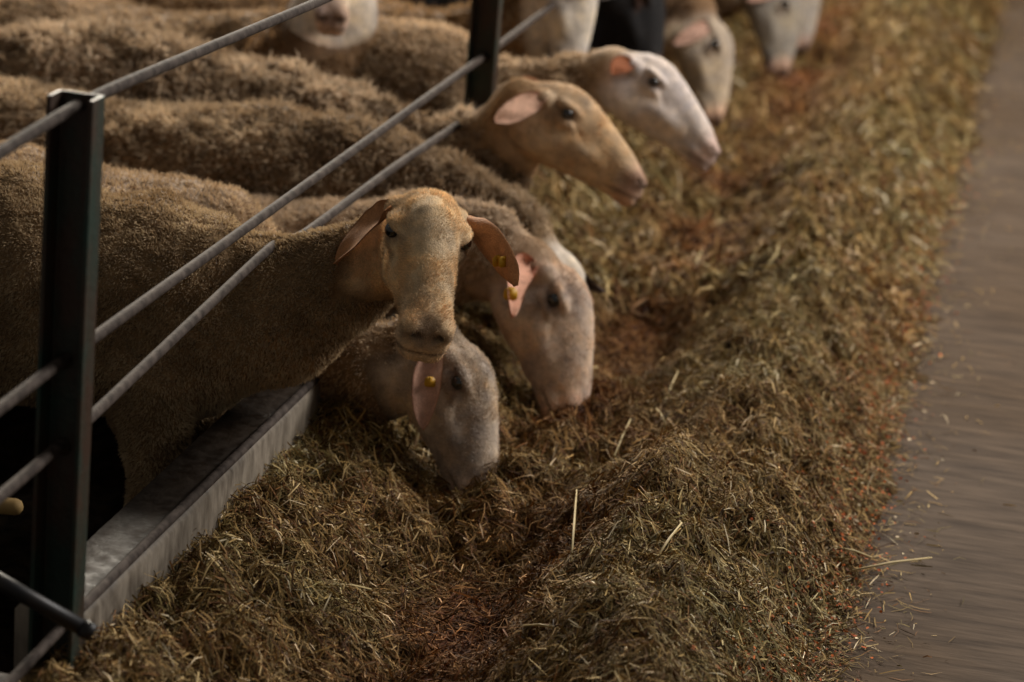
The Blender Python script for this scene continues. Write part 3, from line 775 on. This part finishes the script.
# G: looks at the camera from inside the pen, only its muzzle is in the frame
yG = 2.36
mG = camdir(-.03, .66, -.75); lG = camdir(1, .05, 0); mG = mG - (mG @ lG) * lG; mG /= np.linalg.norm(mG)
HG = Head(mG, np.cross(mG, lG), .92, (.30, 0, -.02), P(331, 20, yG - .02))
sheep('sheep with white muzzle at the top edge, standing in the pen and facing the camera', yG + .18,
      [(-1.6, .40), (-.9, .42), (-.6, .42), (-.4, .38)],
      [((-.5, yG + .16, .34), .14), ((-.46, yG + .08, .42), .11), (P(335, 15, yG + .14), .09), (HG.w((-.02, 0, -.03)), .07)], HG, xf=-.42,
      fine=.0045, tufts=30000, tlen=.014, twid=.0034, lump=.004, curl=.5, wool=lin(110, 82, 52), tip=lin(150, 118, 82), face=lin(214, 198, 178), neckcol=lin(104, 78, 52),
      ears={-1: dict(tip=(.07, .13, -.04), cup=.8), 1: dict(tip=(.07, .13, -.04), cup=.8)}, wool_end=.5, body_back=.9)

# farther sheep, blurred
def far(label, y, eye, ang, sc, toward, face, woolc, neckc, head_dy=-.06, back=None, ear=lin(200, 160, 140), tuft=22000, ymid=None, xf=0.0, hi=.50, body=.95):
    H = prof_head(eye, y + head_dy, ang, sc, toward, .03)
    hb = H.w((-.03, 0, -.03)); m1 = np.array([xf - .14, y, .32]); m2 = np.array([xf + .02, y, .30])
    sheep(label, y, [(xf - 1.1, hi), (xf - .5, hi), (xf - .3, hi - .01), (xf - .1, hi - .03), (xf, hi - .08), (xf + .06, hi - .12)],
          [(m1, .15), (m2 * .6 + hb * .4, .105), (m2 * .3 + hb * .7, .082), (hb, .066)], H, xf=xf, fine=.0065, tufts=tuft, tlen=.018, twid=.005, lump=.006,
          wool=woolc, tip=woolc * 1.45, face=face, neckcol=neckc, body_back=body,
          ears={-1: dict(tip=(.075, .085, -.105), cup=1.0, width=.028), 1: dict(tip=(.04, .10, -.06), cup=.9)}, earcol=ear, incol=ear, wool_end=.6)
far('sheep with pale neck reaching down between rails just right of the middle post', 3.08, (576, -12), 84, .90, .1, lin(206, 194, 178), lin(118, 92, 62), lin(170, 150, 126), xf=-.16, body=1.3)
far('black sheep with its dark head down beneath the far post', 3.62, (642, -4), 76, .98, .2, lin(22, 18, 17), lin(16, 13, 12), lin(18, 15, 14), ear=lin(120, 112, 108))
far('blurred sheep with brown neck and white forehead, head hanging into the hay', 4.15, (714, 44), 80, .98, .12, lin(176, 160, 142), lin(96, 72, 48), lin(130, 100, 70))
far('blurred sheep second from the far end with grey face straight down in the hay', 4.95, (784, 4), 84, .98, .3, lin(150, 140, 126), lin(100, 78, 54), lin(124, 100, 74))
far('farthest blurred sheep at the top of the row, only a grey muzzle showing', 5.60, (806, -14), 84, .95, .2, lin(180, 168, 152), lin(100, 78, 54), lin(124, 100, 74))

# dark bar and pole end at the lower left
a_, b_ = P(-60, 548, -.13), P(90, 632, -.10)
root = empty('latch_bar', tuple(b_)); tag(root, 'dark round steel bar sticking out past the foot of the near post', 'bar')
link('rod', tube_mesh('rod', [a_, (a_ + b_) / 2, b_], .0105, 16), m_bar, root)
dv = (b_ - a_) / np.linalg.norm(b_ - a_)
link('end_cap', tube_mesh('end_cap', [b_ - dv * .012, b_ + dv * .002, b_ + dv * .005], [.0122, .0122, .009], 16), m_bar, root)
m_wood, nt, b = mat('pale_wood', .7, .3); n = noise(nt, 30, 5, mapscale=(.3, 1, 1))
nt.links.new(ramp(nt, n, [(.3, lin(110, 84, 46)), (.7, lin(170, 140, 88))]), b.inputs['Base Color'])
a_, b_ = P(-60, 500, .35), P(16, 507, .35)
o = link('wooden_pole', tube_mesh('wooden_pole', [a_, b_, b_ + [.006, 0, 0], b_ + [.010, 0, 0]], [.0125, .0125, .010, .004], 16), m_wood)
tag(o, 'pale wooden pole end behind the near post at the left edge', 'pole')
